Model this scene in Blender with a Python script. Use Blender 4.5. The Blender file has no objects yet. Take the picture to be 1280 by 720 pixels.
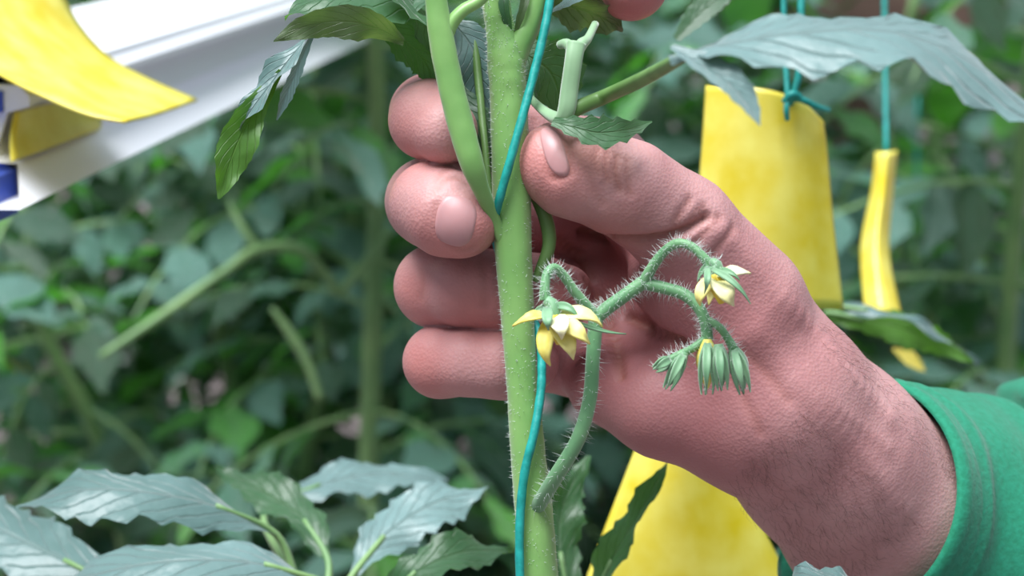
import bpy, math, random
import numpy as np
from mathutils import Vector, Matrix, noise

# ------------------------------------------------------------------ camera, light, exposure
S = bpy.context.scene
COL = S.collection
F = 2880.0                      # focal length in pixels of the 1280x720 frame
PITCH = math.radians(13)
CAM = Vector((0, 0, 0.6))
cam_d = bpy.data.cameras.new('camera'); cam = bpy.data.objects.new('camera', cam_d); COL.objects.link(cam)
cam.location = CAM; cam.rotation_euler = (math.radians(90) - PITCH, 0, 0)
cam_d.sensor_width = 36; cam_d.lens = F / 1280 * 36; cam_d.clip_start = 0.02; cam_d.clip_end = 200
cam_d.dof.use_dof = True; cam_d.dof.focus_distance = 0.470; cam_d.dof.aperture_fstop = 19
S.camera = cam

world = bpy.data.worlds.new('overcast_sky'); S.world = world; world.use_nodes = True
wn = world.node_tree.nodes; wl = world.node_tree.links
wbg = wn['Background']
tc = wn.new('ShaderNodeTexCoord'); sep = wn.new('ShaderNodeSeparateXYZ'); ramp = wn.new('ShaderNodeValToRGB')
wl.new(tc.outputs['Generated'], sep.inputs[0]); wl.new(sep.outputs['Z'], ramp.inputs[0]); wl.new(ramp.outputs[0], wbg.inputs[0])
ramp.color_ramp.elements[0].position = 0.0; ramp.color_ramp.elements[0].color = (0.09, 0.12, 0.14, 1)
ramp.color_ramp.elements[1].position = 1.0; ramp.color_ramp.elements[1].color = (0.86, 0.97, 1.1, 1)
el = ramp.color_ramp.elements.new(.35); el.color = (0.27, 0.32, 0.38, 1)
wbg.inputs[1].default_value = 0.70
sun_d = bpy.data.lights.new('sun', 'SUN'); sun = bpy.data.objects.new('sun', sun_d); COL.objects.link(sun)
sun_d.energy = 4.6; sun_d.angle = math.radians(38); sun_d.color = (0.97, 0.97, 1.0)
sun.rotation_euler = (math.radians(12), math.radians(-14), 0); sun.location = (0, 0, 4)

S.view_settings.view_transform = 'Standard'; S.view_settings.look = 'None'
S.view_settings.gamma = 1; S.view_settings.use_curve_mapping = False
S.view_settings.exposure = 0.7

# ------------------------------------------------------------------ helpers
CP, SP = math.cos(PITCH), math.sin(PITCH)
def c2w(v):                     # view axes (right, forward, up) -> world, metres
    x, y, z = v
    return Vector((x, y * CP + z * SP, CAM.z - y * SP + z * CP))
def P(px, py, d):               # the point at depth d (m) seen at a pixel of the photograph
    return c2w(((px - 640) / F * d, d, (360 - py) / F * d))
D0 = 0.48
def Q(px, py, dd):              # the same, depth in mm about the hand
    return P(px, py, D0 + dd / 1000)
MMPX = D0 / F                   # metres per pixel at the hand
RIGHT = Vector((1, 0, 0)); FWD = c2w((0, 1, 0)) - CAM; UPV = c2w((0, 0, 1)) - CAM

def tag(o, label=None, cat=None, group=None, kind=None):
    if label: o['label'] = label
    if cat: o['category'] = cat
    if group: o['group'] = group
    if kind: o['kind'] = kind
    return o
def thing(name, label, cat, loc=(0, 0, 0), group=None):
    o = bpy.data.objects.new(name, None); COL.objects.link(o); o.location = loc; o.empty_display_size = 0.02
    return tag(o, label, cat, group)
def link(name, me, parent=None):
    o = bpy.data.objects.new(name, me); COL.objects.link(o)
    if parent is not None:
        o.parent = parent
        if parent.parent is None: o.matrix_parent_inverse = Matrix.Translation(parent.location).inverted()
    return o
def mesh(name, V, Fc, m, parent=None, smooth=True, uv=None):
    me = bpy.data.meshes.new(name)
    me.from_pydata([tuple(v) for v in V], [], [tuple(int(i) for i in f) for f in Fc]); me.update()
    if m is not None: me.materials.append(m)
    if smooth: me.polygons.foreach_set('use_smooth', [True] * len(me.polygons))
    if uv is not None:
        l = me.uv_layers.new(name='UVMap')
        idx = np.zeros(len(me.loops), dtype=np.int32); me.loops.foreach_get('vertex_index', idx)
        l.data.foreach_set('uv', np.asarray(uv, dtype=np.float32)[idx].ravel())
    if name is None: return me
    return link(name, me, parent)

def spline(pts, n):             # Catmull-Rom through tuples, n samples per span
    pts = [np.array(p, dtype=float) for p in pts]
    if len(pts) == 2:
        return [pts[0] + (pts[1] - pts[0]) * t for t in np.linspace(0, 1, n + 1)]
    ext = [2 * pts[0] - pts[1]] + pts + [2 * pts[-1] - pts[-2]]
    out = []
    for i in range(1, len(ext) - 2):
        p0, p1, p2, p3 = ext[i - 1:i + 3]
        for k in range(n):
            t = k / n
            out.append(0.5 * (2 * p1 + (p2 - p0) * t + (2 * p0 - 5 * p1 + 4 * p2 - p3) * t * t + (3 * p1 - p0 - 3 * p2 + p3) * t ** 3))
    out.append(pts[-1])
    return out
def frames(C):
    C = [Vector(c[:3]) for c in C]; fr = []; ref = None
    for i, c in enumerate(C):
        t = (C[min(i + 1, len(C) - 1)] - C[max(i - 1, 0)]).normalized()
        if ref is None:
            ref = t.orthogonal().normalized()
        ref = (ref - t * ref.dot(t)).normalized()
        fr.append((c, t, ref.copy(), t.cross(ref)))
    return fr
def tube(C, R, seg=10, ribs=0.0, nr=5, bump=0.0, seed=0):
    fr = frames(C); V = []; Fc = []; uv = []
    for i, (c, t, a, b) in enumerate(fr):
        for k in range(seg):
            th = 2 * math.pi * k / seg
            r = R[i] * (1 + ribs * math.cos(nr * th))
            if bump: r *= 1 + bump * noise.noise(Vector((math.cos(th) * 1.3 + seed, math.sin(th) * 1.3, i * 0.35)))
            V.append(c + (a * math.cos(th) + b * math.sin(th)) * r); uv.append((k / seg, i / len(fr)))
    n = len(fr)
    for i in range(n - 1):
        for k in range(seg):
            k2 = (k + 1) % seg
            Fc.append((i * seg + k, i * seg + k2, (i + 1) * seg + k2, (i + 1) * seg + k))
    Fc.append(tuple(range(seg))[::-1]); Fc.append(tuple((n - 1) * seg + k for k in range(seg)))
    return V, Fc, uv
class MB:                       # collects several shapes that make ONE part
    def __init__(s): s.V = []; s.F = []; s.U = []
    def add(s, V, Fc, uv=None):
        o = len(s.V); s.V += list(V); s.F += [tuple(int(i) + o for i in f) for f in Fc]
        s.U += list(uv) if uv is not None else [(0, 0)] * len(V); return s
    def build(s, name, m, parent=None, smooth=True): return mesh(name, s.V, s.F, m, parent, smooth, s.U)
def ptube(pts, n=8, seg=10, **k):            # pts: (px, py, dd, r_mm)
    sp = spline([tuple(Q(*p[:3])) + (p[3] / 1000,) for p in pts], n)
    return tube([q[:3] for q in sp], [q[3] for q in sp], seg, **k)
def spikes(points, normals, L, r, rng, bend=0.5):   # fine plant hairs
    V = []; Fc = []
    for p, nrm in zip(points, normals):
        p = Vector(p); n = (Vector(nrm) + Vector((rng.gauss(0, .35), rng.gauss(0, .35), rng.gauss(0, .35)))).normalized()
        l = L * rng.uniform(.45, 1.15); a = n.orthogonal().normalized(); b = n.cross(a); o = len(V)
        for k in range(3):
            th = 2.094 * k; V.append(p + (a * math.cos(th) + b * math.sin(th)) * r)
        V.append(p + n * l + Vector((0, 0, -1)) * l * bend * .2)
        Fc += [(o, o + 1, o + 3), (o + 1, o + 2, o + 3), (o + 2, o, o + 3)]
    return V, Fc
def tube_hairs(C, R, count, L, r, rng):
    fr = frames(C); pts = []; nr = []
    for _ in range(count):
        i = rng.randrange(len(fr)); c, t, a, b = fr[i]; j = min(i + 1, len(fr) - 1); f = rng.random()
        c = c.lerp(fr[j][0], f); rad = R[i] + (R[j] - R[i]) * f
        th = rng.uniform(0, 6.2832); n = a * math.cos(th) + b * math.sin(th)
        pts.append(c + n * rad * .96); nr.append(n)
    return spikes(pts, nr, L, r, rng)

# ------------------------------------------------------------------ materials
def mat(name, color, rough=0.5, **kw):
    m = bpy.data.materials.new(name); m.use_nodes = True
    b = m.node_tree.nodes['Principled BSDF']
    b.inputs['Base Color'].default_value = (*color, 1); b.inputs['Roughness'].default_value = rough
    for k, v in kw.items(): b.inputs[k.replace('_', ' ')].default_value = v
    return m
def nodes(m): return m.node_tree.nodes, m.node_tree.links, m.node_tree.nodes['Principled BSDF']
def coords(m, kind='Object', scale=1.0):
    n, l, b = nodes(m); t = n.new('ShaderNodeTexCoord'); mp = n.new('ShaderNodeMapping')
    mp.inputs['Scale'].default_value = (scale,) * 3 if not isinstance(scale, tuple) else scale
    l.new(t.outputs[kind], mp.inputs[0]); return mp.outputs[0]
def noisy(m, c1, c2, scale, detail=4, lo=.35, hi=.65, bump=0.0, dist=0.001, kind='Object'):
    n, l, b = nodes(m); v = coords(m, kind)
    t = n.new('ShaderNodeTexNoise'); t.inputs['Scale'].default_value = scale; t.inputs['Detail'].default_value = detail
    r = n.new('ShaderNodeValToRGB'); r.color_ramp.elements[0].position = lo; r.color_ramp.elements[1].position = hi
    r.color_ramp.elements[0].color = (*c1, 1); r.color_ramp.elements[1].color = (*c2, 1)
    l.new(v, t.inputs['Vector']); l.new(t.outputs['Fac'], r.inputs[0]); l.new(r.outputs[0], b.inputs['Base Color'])
    if bump:
        bp = n.new('ShaderNodeBump'); bp.inputs['Strength'].default_value = bump; bp.inputs['Distance'].default_value = dist
        l.new(t.outputs['Fac'], bp.inputs['Height']); l.new(bp.outputs[0], b.inputs['Normal'])
    return m
def leaf_mat(name, dark, light, vein, trans, tcol, rough=.42, sheen=.25, quilt=.6, nv=7.0, spec=.5, bright=None):
    m = mat(name, dark, rough); n, l, b = nodes(m)
    b.inputs['Sheen Weight'].default_value = sheen; b.inputs['Sheen Roughness'].default_value = .4
    b.inputs['Specular IOR Level'].default_value = spec
    uv = n.new('ShaderNodeUVMap'); sp = n.new('ShaderNodeSeparateXYZ'); l.new(uv.outputs[0], sp.inputs[0])
    def M(op, a, c=None, d=None):
        k = n.new('ShaderNodeMath'); k.operation = op
        for i, x in enumerate((a, c, d)):
            if x is None: continue
            if isinstance(x, (int, float)): k.inputs[i].default_value = x
            else: l.new(x, k.inputs[i])
        return k.outputs[0]
    u, v = sp.outputs[0], sp.outputs[1]                  # u along the blade, v 0..1 across it
    av = M('ABSOLUTE', M('SUBTRACT', M('MULTIPLY', v, 2.0), 1.0))
    ph = M('SUBTRACT', M('MULTIPLY', u, nv), M('MULTIPLY', av, 2.2))
    fr = M('ABSOLUTE', M('SUBTRACT', M('FRACT', ph), 0.5))
    side = M('SUBTRACT', 1.0, M('MINIMUM', M('MULTIPLY', fr, 11.0), 1.0))
    mid = M('SUBTRACT', 1.0, M('MINIMUM', M('MULTIPLY', av, 16.0), 1.0))
    vn = M('MAXIMUM', M('MULTIPLY', side, .55), mid)
    oi = n.new('ShaderNodeObjectInfo')
    c = coords(m, 'Object'); t = n.new('ShaderNodeTexNoise'); t.inputs['Scale'].default_value = 45; t.inputs['Detail'].default_value = 5
    l.new(c, t.inputs['Vector'])
    f = M('ADD', M('MULTIPLY', t.outputs['Fac'], .7), M('MULTIPLY', oi.outputs['Random'], .45))
    r = n.new('ShaderNodeValToRGB'); r.color_ramp.elements[0].position = .3; r.color_ramp.elements[1].position = .85
    r.color_ramp.elements[0].color = (*dark, 1); r.color_ramp.elements[1].color = (*light, 1); l.new(f, r.inputs[0])
    if bright:                  # some leaves a clearer green: light through the blade put into their colour
        e = r.color_ramp.elements; e[0].position = .28; e[1].position = .62; x = e.new(.78); x.color = (*light, 1); x = e.new(.84); x.color = (*bright, 1)
        f = M('ADD', M('MULTIPLY', t.outputs['Fac'], .3), M('MULTIPLY', oi.outputs['Random'], .75)); l.new(f, r.inputs[0])
    mx = n.new('ShaderNodeMixRGB'); mx.inputs[2].default_value = (*vein, 1); l.new(M('MULTIPLY', vn, .6), mx.inputs[0]); l.new(r.outputs[0], mx.inputs[1])
    l.new(mx.outputs[0], b.inputs['Base Color'])
    t2 = n.new('ShaderNodeTexNoise'); t2.inputs['Scale'].default_value = 260; l.new(c, t2.inputs['Vector'])
    h = M('SUBTRACT', M('MULTIPLY', t2.outputs['Fac'], .5), M('MULTIPLY', vn, 1.0))
    bp = n.new('ShaderNodeBump'); bp.inputs['Strength'].default_value = quilt; bp.inputs['Distance'].default_value = .0012
    l.new(h, bp.inputs['Height']); l.new(bp.outputs[0], b.inputs['Normal'])
    tr = n.new('ShaderNodeBsdfTranslucent'); tr.inputs[0].default_value = (*tcol, 1)
    ms = n.new('ShaderNodeMixShader'); ms.inputs[0].default_value = trans
    out = n['Material Output']; l.new(b.outputs[0], ms.inputs[1]); l.new(tr.outputs[0], ms.inputs[2]); l.new(ms.outputs[0], out.inputs[0])
    return m

M = {}
M['leaf'] = leaf_mat('tomato_leaf', (.022, .075, .035), (.05, .15, .06), (.13, .25, .13), .28, (.14, .42, .04))
M['leaf_bright'] = leaf_mat('tomato_leaf_bright', (.06, .16, .025), (.10, .24, .04), (.16, .30, .08), .3, (.16, .48, .02), rough=.5, sheen=.1)  # brighter green, partly standing for daylight passing through the blade
M['leaf_far'] = leaf_mat('tomato_leaf_bed', (.010, .045, .020), (.08, .205, .17), (.12, .25, .18), .24, (.10, .48, .015), rough=.34, sheen=.22, spec=.75, bright=(.05, .26, .008))  # bluish stop puts sky highlights in the colour, clear green the light through leaves
M['leaf_blue'] = leaf_mat('tomato_leaf_grey_sheen', (.07, .14, .13), (.14, .24, .235), (.21, .31, .29), .12, (.10, .25, .07), rough=.40, sheen=.45, nv=9.0)  # grey-blue base colour includes the sky's sheen on the blades
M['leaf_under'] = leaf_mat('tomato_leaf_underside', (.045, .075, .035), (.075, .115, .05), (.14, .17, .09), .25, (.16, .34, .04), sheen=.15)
M['leaf_yellow'] = leaf_mat('yellowed_leaf', (.55, .45, .05), (.7, .6, .1), (.7, .6, .2), .2, (.7, .6, .1))
M['stem'] = noisy(mat('green_stem', (.22, .42, .12), .42, Subsurface_Weight=.15, Subsurface_Radius=(.002, .003, .001), Subsurface_Scale=.6), (.15, .33, .085), (.22, .41, .12), 60, 5, bump=.15, dist=.0006)
n_, l_, b_ = nodes(M['stem']); b_.inputs['Sheen Weight'].default_value = .2
M['stem_grey'] = noisy(mat('grey_green_stem', (.2, .36, .18), .5, Sheen_Weight=.4), (.15, .29, .14), (.24, .40, .22), 70, 4)
M['stem_dark'] = noisy(mat('dark_green_stem', (.1, .2, .05), .5), (.08, .17, .04), (.13, .25, .07), 70, 4)
M['stem_far'] = noisy(mat('bed_stem', (.14, .28, .09), .5, Sheen_Weight=.2), (.11, .24, .08), (.18, .32, .11), 40, 3)
M['truss'] = noisy(mat('truss_stem', (.16, .33, .17), .5, Sheen_Weight=.3), (.085, .24, .10), (.15, .34, .15), 110, 4)
M['sepal'] = noisy(mat('sepal', (.17, .33, .2), .5, Sheen_Weight=.4), (.11, .27, .13), (.19, .37, .2), 150, 4)
M['hair'] = mat('plant_hair', (.62, .7, .66), .4)
M['petal'] = noisy(mat('yellow_petal', (.75, .68, .16), .5, Subsurface_Weight=.2, Subsurface_Radius=(.002, .002, .001), Subsurface_Scale=.5), (.72, .62, .10), (.80, .76, .34), 130, 3)
M['petal_pale'] = noisy(mat('pale_petal', (.78, .76, .42), .5), (.74, .70, .26), (.80, .80, .55), 130, 3)
M['anther'] = mat('anther_cone', (.75, .55, .05), .45)
M['twine'] = noisy(mat('teal_twine', (.0, .27, .23), .5), (.0, .22, .19), (.01, .33, .29), 400, 3, bump=.4, dist=.0005)
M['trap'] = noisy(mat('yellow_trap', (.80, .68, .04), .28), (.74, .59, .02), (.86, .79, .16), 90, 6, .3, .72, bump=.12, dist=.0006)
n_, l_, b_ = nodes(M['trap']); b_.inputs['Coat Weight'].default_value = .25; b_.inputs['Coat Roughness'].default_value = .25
M['trap_edge'] = mat('trap_card_edge', (.8, .78, .5), .5)
M['white'] = mat('white_metal', (.88, .90, .95), .3)
M['groove'] = mat('lamp_groove', (.55, .58, .66), .4)
M['blue'] = mat('navy_plastic', (.045, .09, .42), .4)
M['wood'] = noisy(mat('weathered_wood', (.16, .09, .07), .8), (.11, .06, .05), (.22, .14, .11), 18, 6, bump=.4)
M['wire'] = mat('steel_wire', (.4, .4, .42), .4, Metallic=1.0)
M['stake'] = mat('bamboo', (.35, .25, .1), .6)
soil = mat('soil', (.15, .11, .1), .95); M['soil'] = noisy(soil, (.07, .055, .055), (.24, .19, .20), 7, 10, .35, .7, bump=.8, dist=.02)

# skin: tint attribute = redder fingertips, darker red palm, darker crease lines
skin = mat('skin', (.5, .27, .2), .54, Subsurface_Weight=.15, Subsurface_Radius=(1.0, .32, .16), Subsurface_Scale=.0035)
n, l, b = nodes(skin)
b.inputs['Specular IOR Level'].default_value = .42
at = n.new('ShaderNodeAttribute'); at.attribute_name = 'tint'
sx = n.new('ShaderNodeSeparateColor'); l.new(at.outputs['Color'], sx.inputs[0])
def mixc(fac, a, c2):
    x = n.new('ShaderNodeMixRGB'); l.new(fac, x.inputs[0])
    if isinstance(a, tuple): x.inputs[1].default_value = (*a, 1)
    else: l.new(a, x.inputs[1])
    x.inputs[2].default_value = (*c2, 1); return x.outputs[0]
v = coords(skin)
tn = n.new('ShaderNodeTexNoise'); tn.inputs['Scale'].default_value = 55; tn.inputs['Detail'].default_value = 5; l.new(v, tn.inputs['Vector'])
rp = n.new('ShaderNodeValToRGB'); rp.color_ramp.elements[0].position = .35; rp.color_ramp.elements[1].position = .68
rp.color_ramp.elements[0].color = (.40, .205, .20, 1); rp.color_ramp.elements[1].color = (.53, .305, .295, 1)
l.new(tn.outputs['Fac'], rp.inputs[0])
c = mixc(sx.outputs[0], rp.outputs[0], (.54, .17, .145))     # flushed fingertips
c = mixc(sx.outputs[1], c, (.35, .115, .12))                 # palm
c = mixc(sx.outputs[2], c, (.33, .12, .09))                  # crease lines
l.new(c, b.inputs['Base Color'])
vo = n.new('ShaderNodeTexVoronoi'); vo.inputs['Scale'].default_value = 1500; l.new(v, vo.inputs['Vector'])
tn2 = n.new('ShaderNodeTexNoise'); tn2.inputs['Scale'].default_value = 420; tn2.inputs['Detail'].default_value = 4; l.new(v, tn2.inputs['Vector'])
ad = n.new('ShaderNodeMath'); ad.operation = 'ADD'; l.new(vo.outputs['Distance'], ad.inputs[0]); l.new(tn2.outputs['Fac'], ad.inputs[1])
bp = n.new('ShaderNodeBump'); bp.inputs['Strength'].default_value = .17; bp.inputs['Distance'].default_value = .0006
l.new(ad.outputs[0], bp.inputs['Height']); l.new(bp.outputs[0], b.inputs['Normal'])
M['skin'] = skin
M['nail'] = mat('fingernail', (.47, .25, .25), .42, Subsurface_Weight=.2, Subsurface_Radius=(1, .4, .3), Subsurface_Scale=.001)
M['arm_hair'] = mat('arm_hair', (.10, .055, .045), .5)
M['cloth'] = noisy(mat('green_jersey', (.0, .21, .12), .85, Sheen_Weight=.12), (.0, .17, .085), (.003, .21, .115), 700, 3, bump=.35, dist=.0006)

# ------------------------------------------------------------------ ground
def build_ground():
    V = []; Fc = []; nx, ny = 90, 110
    for j in range(ny + 1):
        for i in range(nx + 1):
            x = -5 + 10 * i / nx; y = -1.5 + 13.5 * (j / ny)
            z = .03 * noise.noise(Vector((x * 3, y * 3, 0))) + .015 * noise.noise(Vector((x * 9, y * 9, 3)))
            V.append((x, y, z - .02))
    for j in range(ny):
        for i in range(nx):
            a = j * (nx + 1) + i; Fc.append((a, a + 1, a + nx + 2, a + nx + 1))
    o = mesh('ground', V, Fc, M['soil']); tag(o, kind='structure')
    V = [(-60, -60, -.12), (60, -60, -.12), (60, 60, -.12), (-60, 60, -.12)]
    o = mesh('ground', V, [(0, 1, 2, 3)], M['soil']); tag(o, kind='structure')
build_ground()

# ------------------------------------------------------------------ leaves
def blade(mid, hw, nrm, fold=.25, serr=.12, teeth=9, nu=26, nv=8, ripple=.0, seed=0, lobes=0.0):
    sp = spline([tuple(m) + (w,) for m, w in zip(mid, hw)], max(2, nu // (len(mid) - 1)))
    N = len(sp); V = []; Fc = []; uv = []
    for i, q in enumerate(sp):
        c = Vector(q[:3]); t = (Vector(sp[min(i + 1, N - 1)][:3]) - Vector(sp[max(i - 1, 0)][:3])).normalized()
        n0 = nrm(i / (N - 1)) if callable(nrm) else nrm
        n0 = (n0 - t * n0.dot(t)).normalized(); s = t.cross(n0); u = i / (N - 1)
        ph = (u * teeth) % 1.0
        saw = 1 - serr * (ph ** .7) * 2 + serr * .5
        if lobes: saw *= 1 - lobes * (1 - abs(math.sin(math.pi * (u * 3.5 + .3))) ** .6)
        w0 = max(q[3], 0.0)
        for k in range(nv + 1):
            v = 2 * k / nv - 1; w = w0 * (saw if abs(v) > .7 else (1 + (saw - 1) * abs(v)))
            lat = abs(v) * w
            z = lat * math.sin(fold) + ripple * abs(v) ** 1.5 * math.sin(u * 15 + seed + (2 if v > 0 else 0))
            z += .06 * w0 * math.cos(2 * math.pi * (u * 7 - abs(v) * 2.2)) * min(1, abs(v) * 2) * .6
            V.append(c + s * (v * w * math.cos(fold)) - s * 0 + n0 * z + t * (abs(v) * w * .25)); uv.append((u, k / nv))
    for i in range(N - 1):
        for k in range(nv):
            a = i * (nv + 1) + k; Fc.append((a, a + 1, a + nv + 2, a + nv + 1))
    return V, Fc, uv
LW = [.12, .75, 1.0, .9, .62, .3, .02]
def profile(n, wmax, shape=LW):
    return [wmax * float(np.interp(i / (n - 1), np.linspace(0, 1, len(shape)), shape)) for i in range(n)]

# shared leaflet meshes for the bed plants: unit leaflet along +X, 1 m long, normal +Z
rng = random.Random(7)
LEAFLETS = []
for k in range(6):
    droop = rng.uniform(.1, .45); side = rng.uniform(-.12, .12)
    mid = [Vector((x, side * x * x, -.6 * droop * x * x)) for x in np.linspace(0, 1, 6)]
    V, Fc, uv = blade(mid, profile(6, rng.uniform(.23, .31)), Vector((0, 0, 1)), rng.uniform(.05, .4), .16, 6, 12, 4, .03, rng.random() * 6, .12)
    LEAFLETS.append(mesh(None, V, Fc, M['leaf_far'], uv=uv) if False else None)
    me = bpy.data.meshes.new('leaflet'); me.from_pydata([tuple(q) for q in V], [], Fc); me.update()
    me.materials.append(M['leaf_far']); me.polygons.foreach_set('use_smooth', [True] * len(me.polygons))
    ul = me.uv_layers.new(name='UVMap'); idx = np.zeros(len(me.loops), dtype=np.int32); me.loops.foreach_get('vertex_index', idx)
    ul.data.foreach_set('uv', np.asarray(uv, dtype=np.float32)[idx].ravel()); LEAFLETS[-1] = me
# rachis templates: curved petiole along +X with leaflet placements (pos, yaw, pitch, roll, size)
RACHIS = []
for k in range(4):
    L = .20; arch = rng.uniform(.04, .09); sd = rng.uniform(-.04, .04)
    f = lambda x, arch=arch, sd=sd, L=L: Vector((x * L, sd * x * x, arch * (x - 1.5 * x * x)))
    C = [f(x) for x in np.linspace(0, 1, 9)]
    V, Fc, uv = tube(C, [float(r) for r in np.linspace(.0026, .0012, 9)], 6)
    me = bpy.data.meshes.new('leaf'); me.from_pydata([tuple(q) for q in V], [], Fc); me.update(); me.materials.append(M['stem_far'])
    pl = [(f(1.0), 0, rng.uniform(.2, .6), 0, rng.uniform(.085, .11))]
    for x, sz in ((.86, .05), (.66, .085), (.44, .06), (.28, .07)):
        for s in (-1, 1):
            pl.append((f(x), s * rng.uniform(.9, 1.3), rng.uniform(.05, .5), s * rng.uniform(-.3, .5), sz * rng.uniform(.8, 1.15)))
    RACHIS.append((me, pl))
def bed_leaf(parent, loc, yaw, pitch, scale, rng, skip=0):
    me, pl = RACHIS[rng.randrange(4)]
    lf = bpy.data.objects.new('leaf', me); COL.objects.link(lf); lf.parent = parent
    lf.location = loc; lf.rotation_euler = (rng.uniform(-.3, .3), pitch, yaw); lf.scale = (scale,) * 3
    for (p, y, pt, rl, sz) in pl[skip:]:
        o = bpy.data.objects.new('leaflet', LEAFLETS[rng.randrange(6)]); COL.objects.link(o); o.parent = lf
        o.location = p; o.rotation_euler = (rl + rng.uniform(-.25, .25), pt + rng.uniform(-.2, .25), y + rng.uniform(-.2, .2)); o.scale = (sz,) * 3
FULL = []
for me, pl in RACHIS:
    V = [v.co.copy() for v in me.vertices]; Fc = [tuple(p.vertices) for p in me.polygons]; nst = len(Fc); UV = [(0, 0)] * len(V)
    for k, (p, y, pt, rl, sz) in enumerate(pl):
        lm_ = LEAFLETS[k % 6]; mtx = Matrix.Translation(p) @ Matrix.Rotation(y, 4, 'Z') @ Matrix.Rotation(pt, 4, 'Y') @ Matrix.Rotation(rl, 4, 'X') @ Matrix.Scale(sz, 4)
        o_ = len(V); V += [mtx @ v.co for v in lm_.vertices]; Fc += [tuple(i + o_ for i in q.vertices) for q in lm_.polygons]
        UV += [((i // 5) / 15, (i % 5) / 4) for i in range(len(lm_.vertices))]
    fm = bpy.data.meshes.new('leaf'); fm.from_pydata([tuple(v) for v in V], [], Fc); fm.update()
    fm.materials.append(M['stem_far']); fm.materials.append(M['leaf_far'])
    for i_, q in enumerate(fm.polygons): q.material_index = 0 if i_ < nst else 1; q.use_smooth = True
    ul = fm.uv_layers.new(name='UVMap')
    for lp in fm.loops: ul.data[lp.index].uv = UV[lp.vertex_index]
    FULL.append(fm)
def bed_plant(base, height, lean, seed, label, nleaf=12, group='tomato plants in the bed behind', scale=1.0, zmin=.06, whole=False, wob=.012):
    rng = random.Random(seed); t = thing('bed_tomato_plant', label, 'tomato plant', base, group)
    pts = []
    for k in range(7):
        u = k / 6; pts.append((lean[0] * u + rng.uniform(-wob, wob), lean[1] * u + rng.uniform(-wob, wob), height * u - .03 * (k == 0)))
    sp = spline(pts, 5); R = [.0065 * (1 - .55 * i / len(sp)) for i in range(len(sp))]
    V, Fc, uv = tube(sp, R, 7)
    o = mesh('stem', V, Fc, M['stem_far'], None, True, uv); o.parent = t
    a = rng.uniform(0, 6)
    for k in range(nleaf):
        u = zmin / height + (.97 - zmin / height) * (k + rng.random() * .6) / nleaf
        p = sp[min(len(sp) - 1, int(u * (len(sp) - 1)))]
        if whole:
            lf = bpy.data.objects.new('leaf', FULL[rng.randrange(4)]); COL.objects.link(lf); lf.parent = t; lf.location = p[:3]
            lf.rotation_euler = (rng.uniform(-.3, .3), rng.uniform(-.35, .5), a); lf.scale = (scale * rng.uniform(.75, 1.2),) * 3; a += 2.4 + rng.uniform(-.4, .4); continue
        bed_leaf(t, Vector(p[:3]), a, rng.uniform(-.35, .45), scale * rng.uniform(.75, 1.2), rng, rng.choice((0, 0, 1)))
        a += 2.4 + rng.uniform(-.4, .4)
    return t
def on_ground(px, d):           # a ground point at that column of the photograph, d metres ahead
    return Vector(((px - 640) / F * d * 1.03, d, 0))

bed = [  # px, distance, height, lean, leaves, scale, label
 (432, 1.15, .95, (.03, .0), 13, .8, 'upright blurred tomato plant whose pale stem stands left of the hand'),
 (300, 1.45, .80, (-.05, .1), 15, .85, 'bushy blurred tomato plant below the hanging leaf'),
 (215, 1.30, .50, (-.1, .0), 12, .75, 'low blurred tomato plant under the white lamp bar'),
 (110, 1.75, .75, (.0, .1), 13, .9, 'blurred tomato plant beside the bare soil patch'),
 (530, 1.60, .85, (.0, .1), 14, .85, 'blurred tomato plant directly behind the curled fingers'),
 (385, 1.85, .8, (.05, .0), 14, .9, 'blurred tomato plant second row, right of the hanging leaf'),
 (-20, 1.50, .6, (.05, .0), 12, .85, 'blurred tomato plant at the left edge of the picture under the blue lamp cap'),
 (800, 1.70, .9, (.0, .1), 14, .9, 'blurred tomato plant between thumb and yellow trap'),
 (1000, 1.55, .8, (-.05, .0), 13, .85, 'blurred tomato plant behind the large yellow trap'),
 (1265, 1.20, .95, (.0, .0), 12, .85, 'blurred tomato plant with upright stem at the right edge above the green sleeve'),
 (1170, 1.50, .85, (.0, .1), 14, .95, 'blurred tomato plant right of the narrow yellow trap'),
 (680, 1.90, .9, (.0, .0), 13, .95, 'blurred tomato plant straight behind the gripped stem'),
 (1090, 2.05, .9, (.05, .0), 13, .95, 'blurred tomato plant behind the narrow yellow trap'),
  (350, 1.32, .6, (.03, .0), 12, .8, 'low bushy blurred tomato plant under the slanting pale branch'),
  (490, 1.38, .6, (-.03, .0), 12, .8, 'low blurred tomato plant left of the lowest curled finger'),
  (190, 1.62, .6, (.0, .0), 12, .85, 'low blurred tomato plant right of the bare soil patch'),
  (610, 1.5, .6, (.0, .0), 12, .85, 'low blurred tomato plant below and behind the gripped stem'),
  (1130, 1.34, .55, (.0, .0), 12, .85, 'low blurred tomato plant above the cuff of the green sleeve'),
  (880, 1.5, .6, (.0, .0), 12, .85, 'low blurred tomato plant hidden behind wrist and yellow trap'),
  (-330, 1.6, .7, (.0, .0), 10, .9, 'blurred tomato plant outside the left edge of the picture, nearer one'),
  (-420, 2.1, .8, (.0, .0), 10, .95, 'blurred tomato plant outside the left edge of the picture, farther one'),
  (1560, 1.7, .8, (.0, .0), 10, .95, 'blurred tomato plant outside the right edge of the picture'),
]
far = [(60, 2.5), (200, 2.35), (330, 2.7), (450, 2.4), (570, 2.8), (700, 2.5), (840, 2.35), (960, 2.75), (1100, 2.6), (1230, 2.4), (1330, 2.1),
       (20, 3.4), (250, 3.5), (480, 3.4), (740, 3.5), (930, 3.6), (1180, 3.4), (150, 4.6), (420, 4.8), (660, 4.6), (900, 4.8), (1150, 4.7)]
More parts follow.
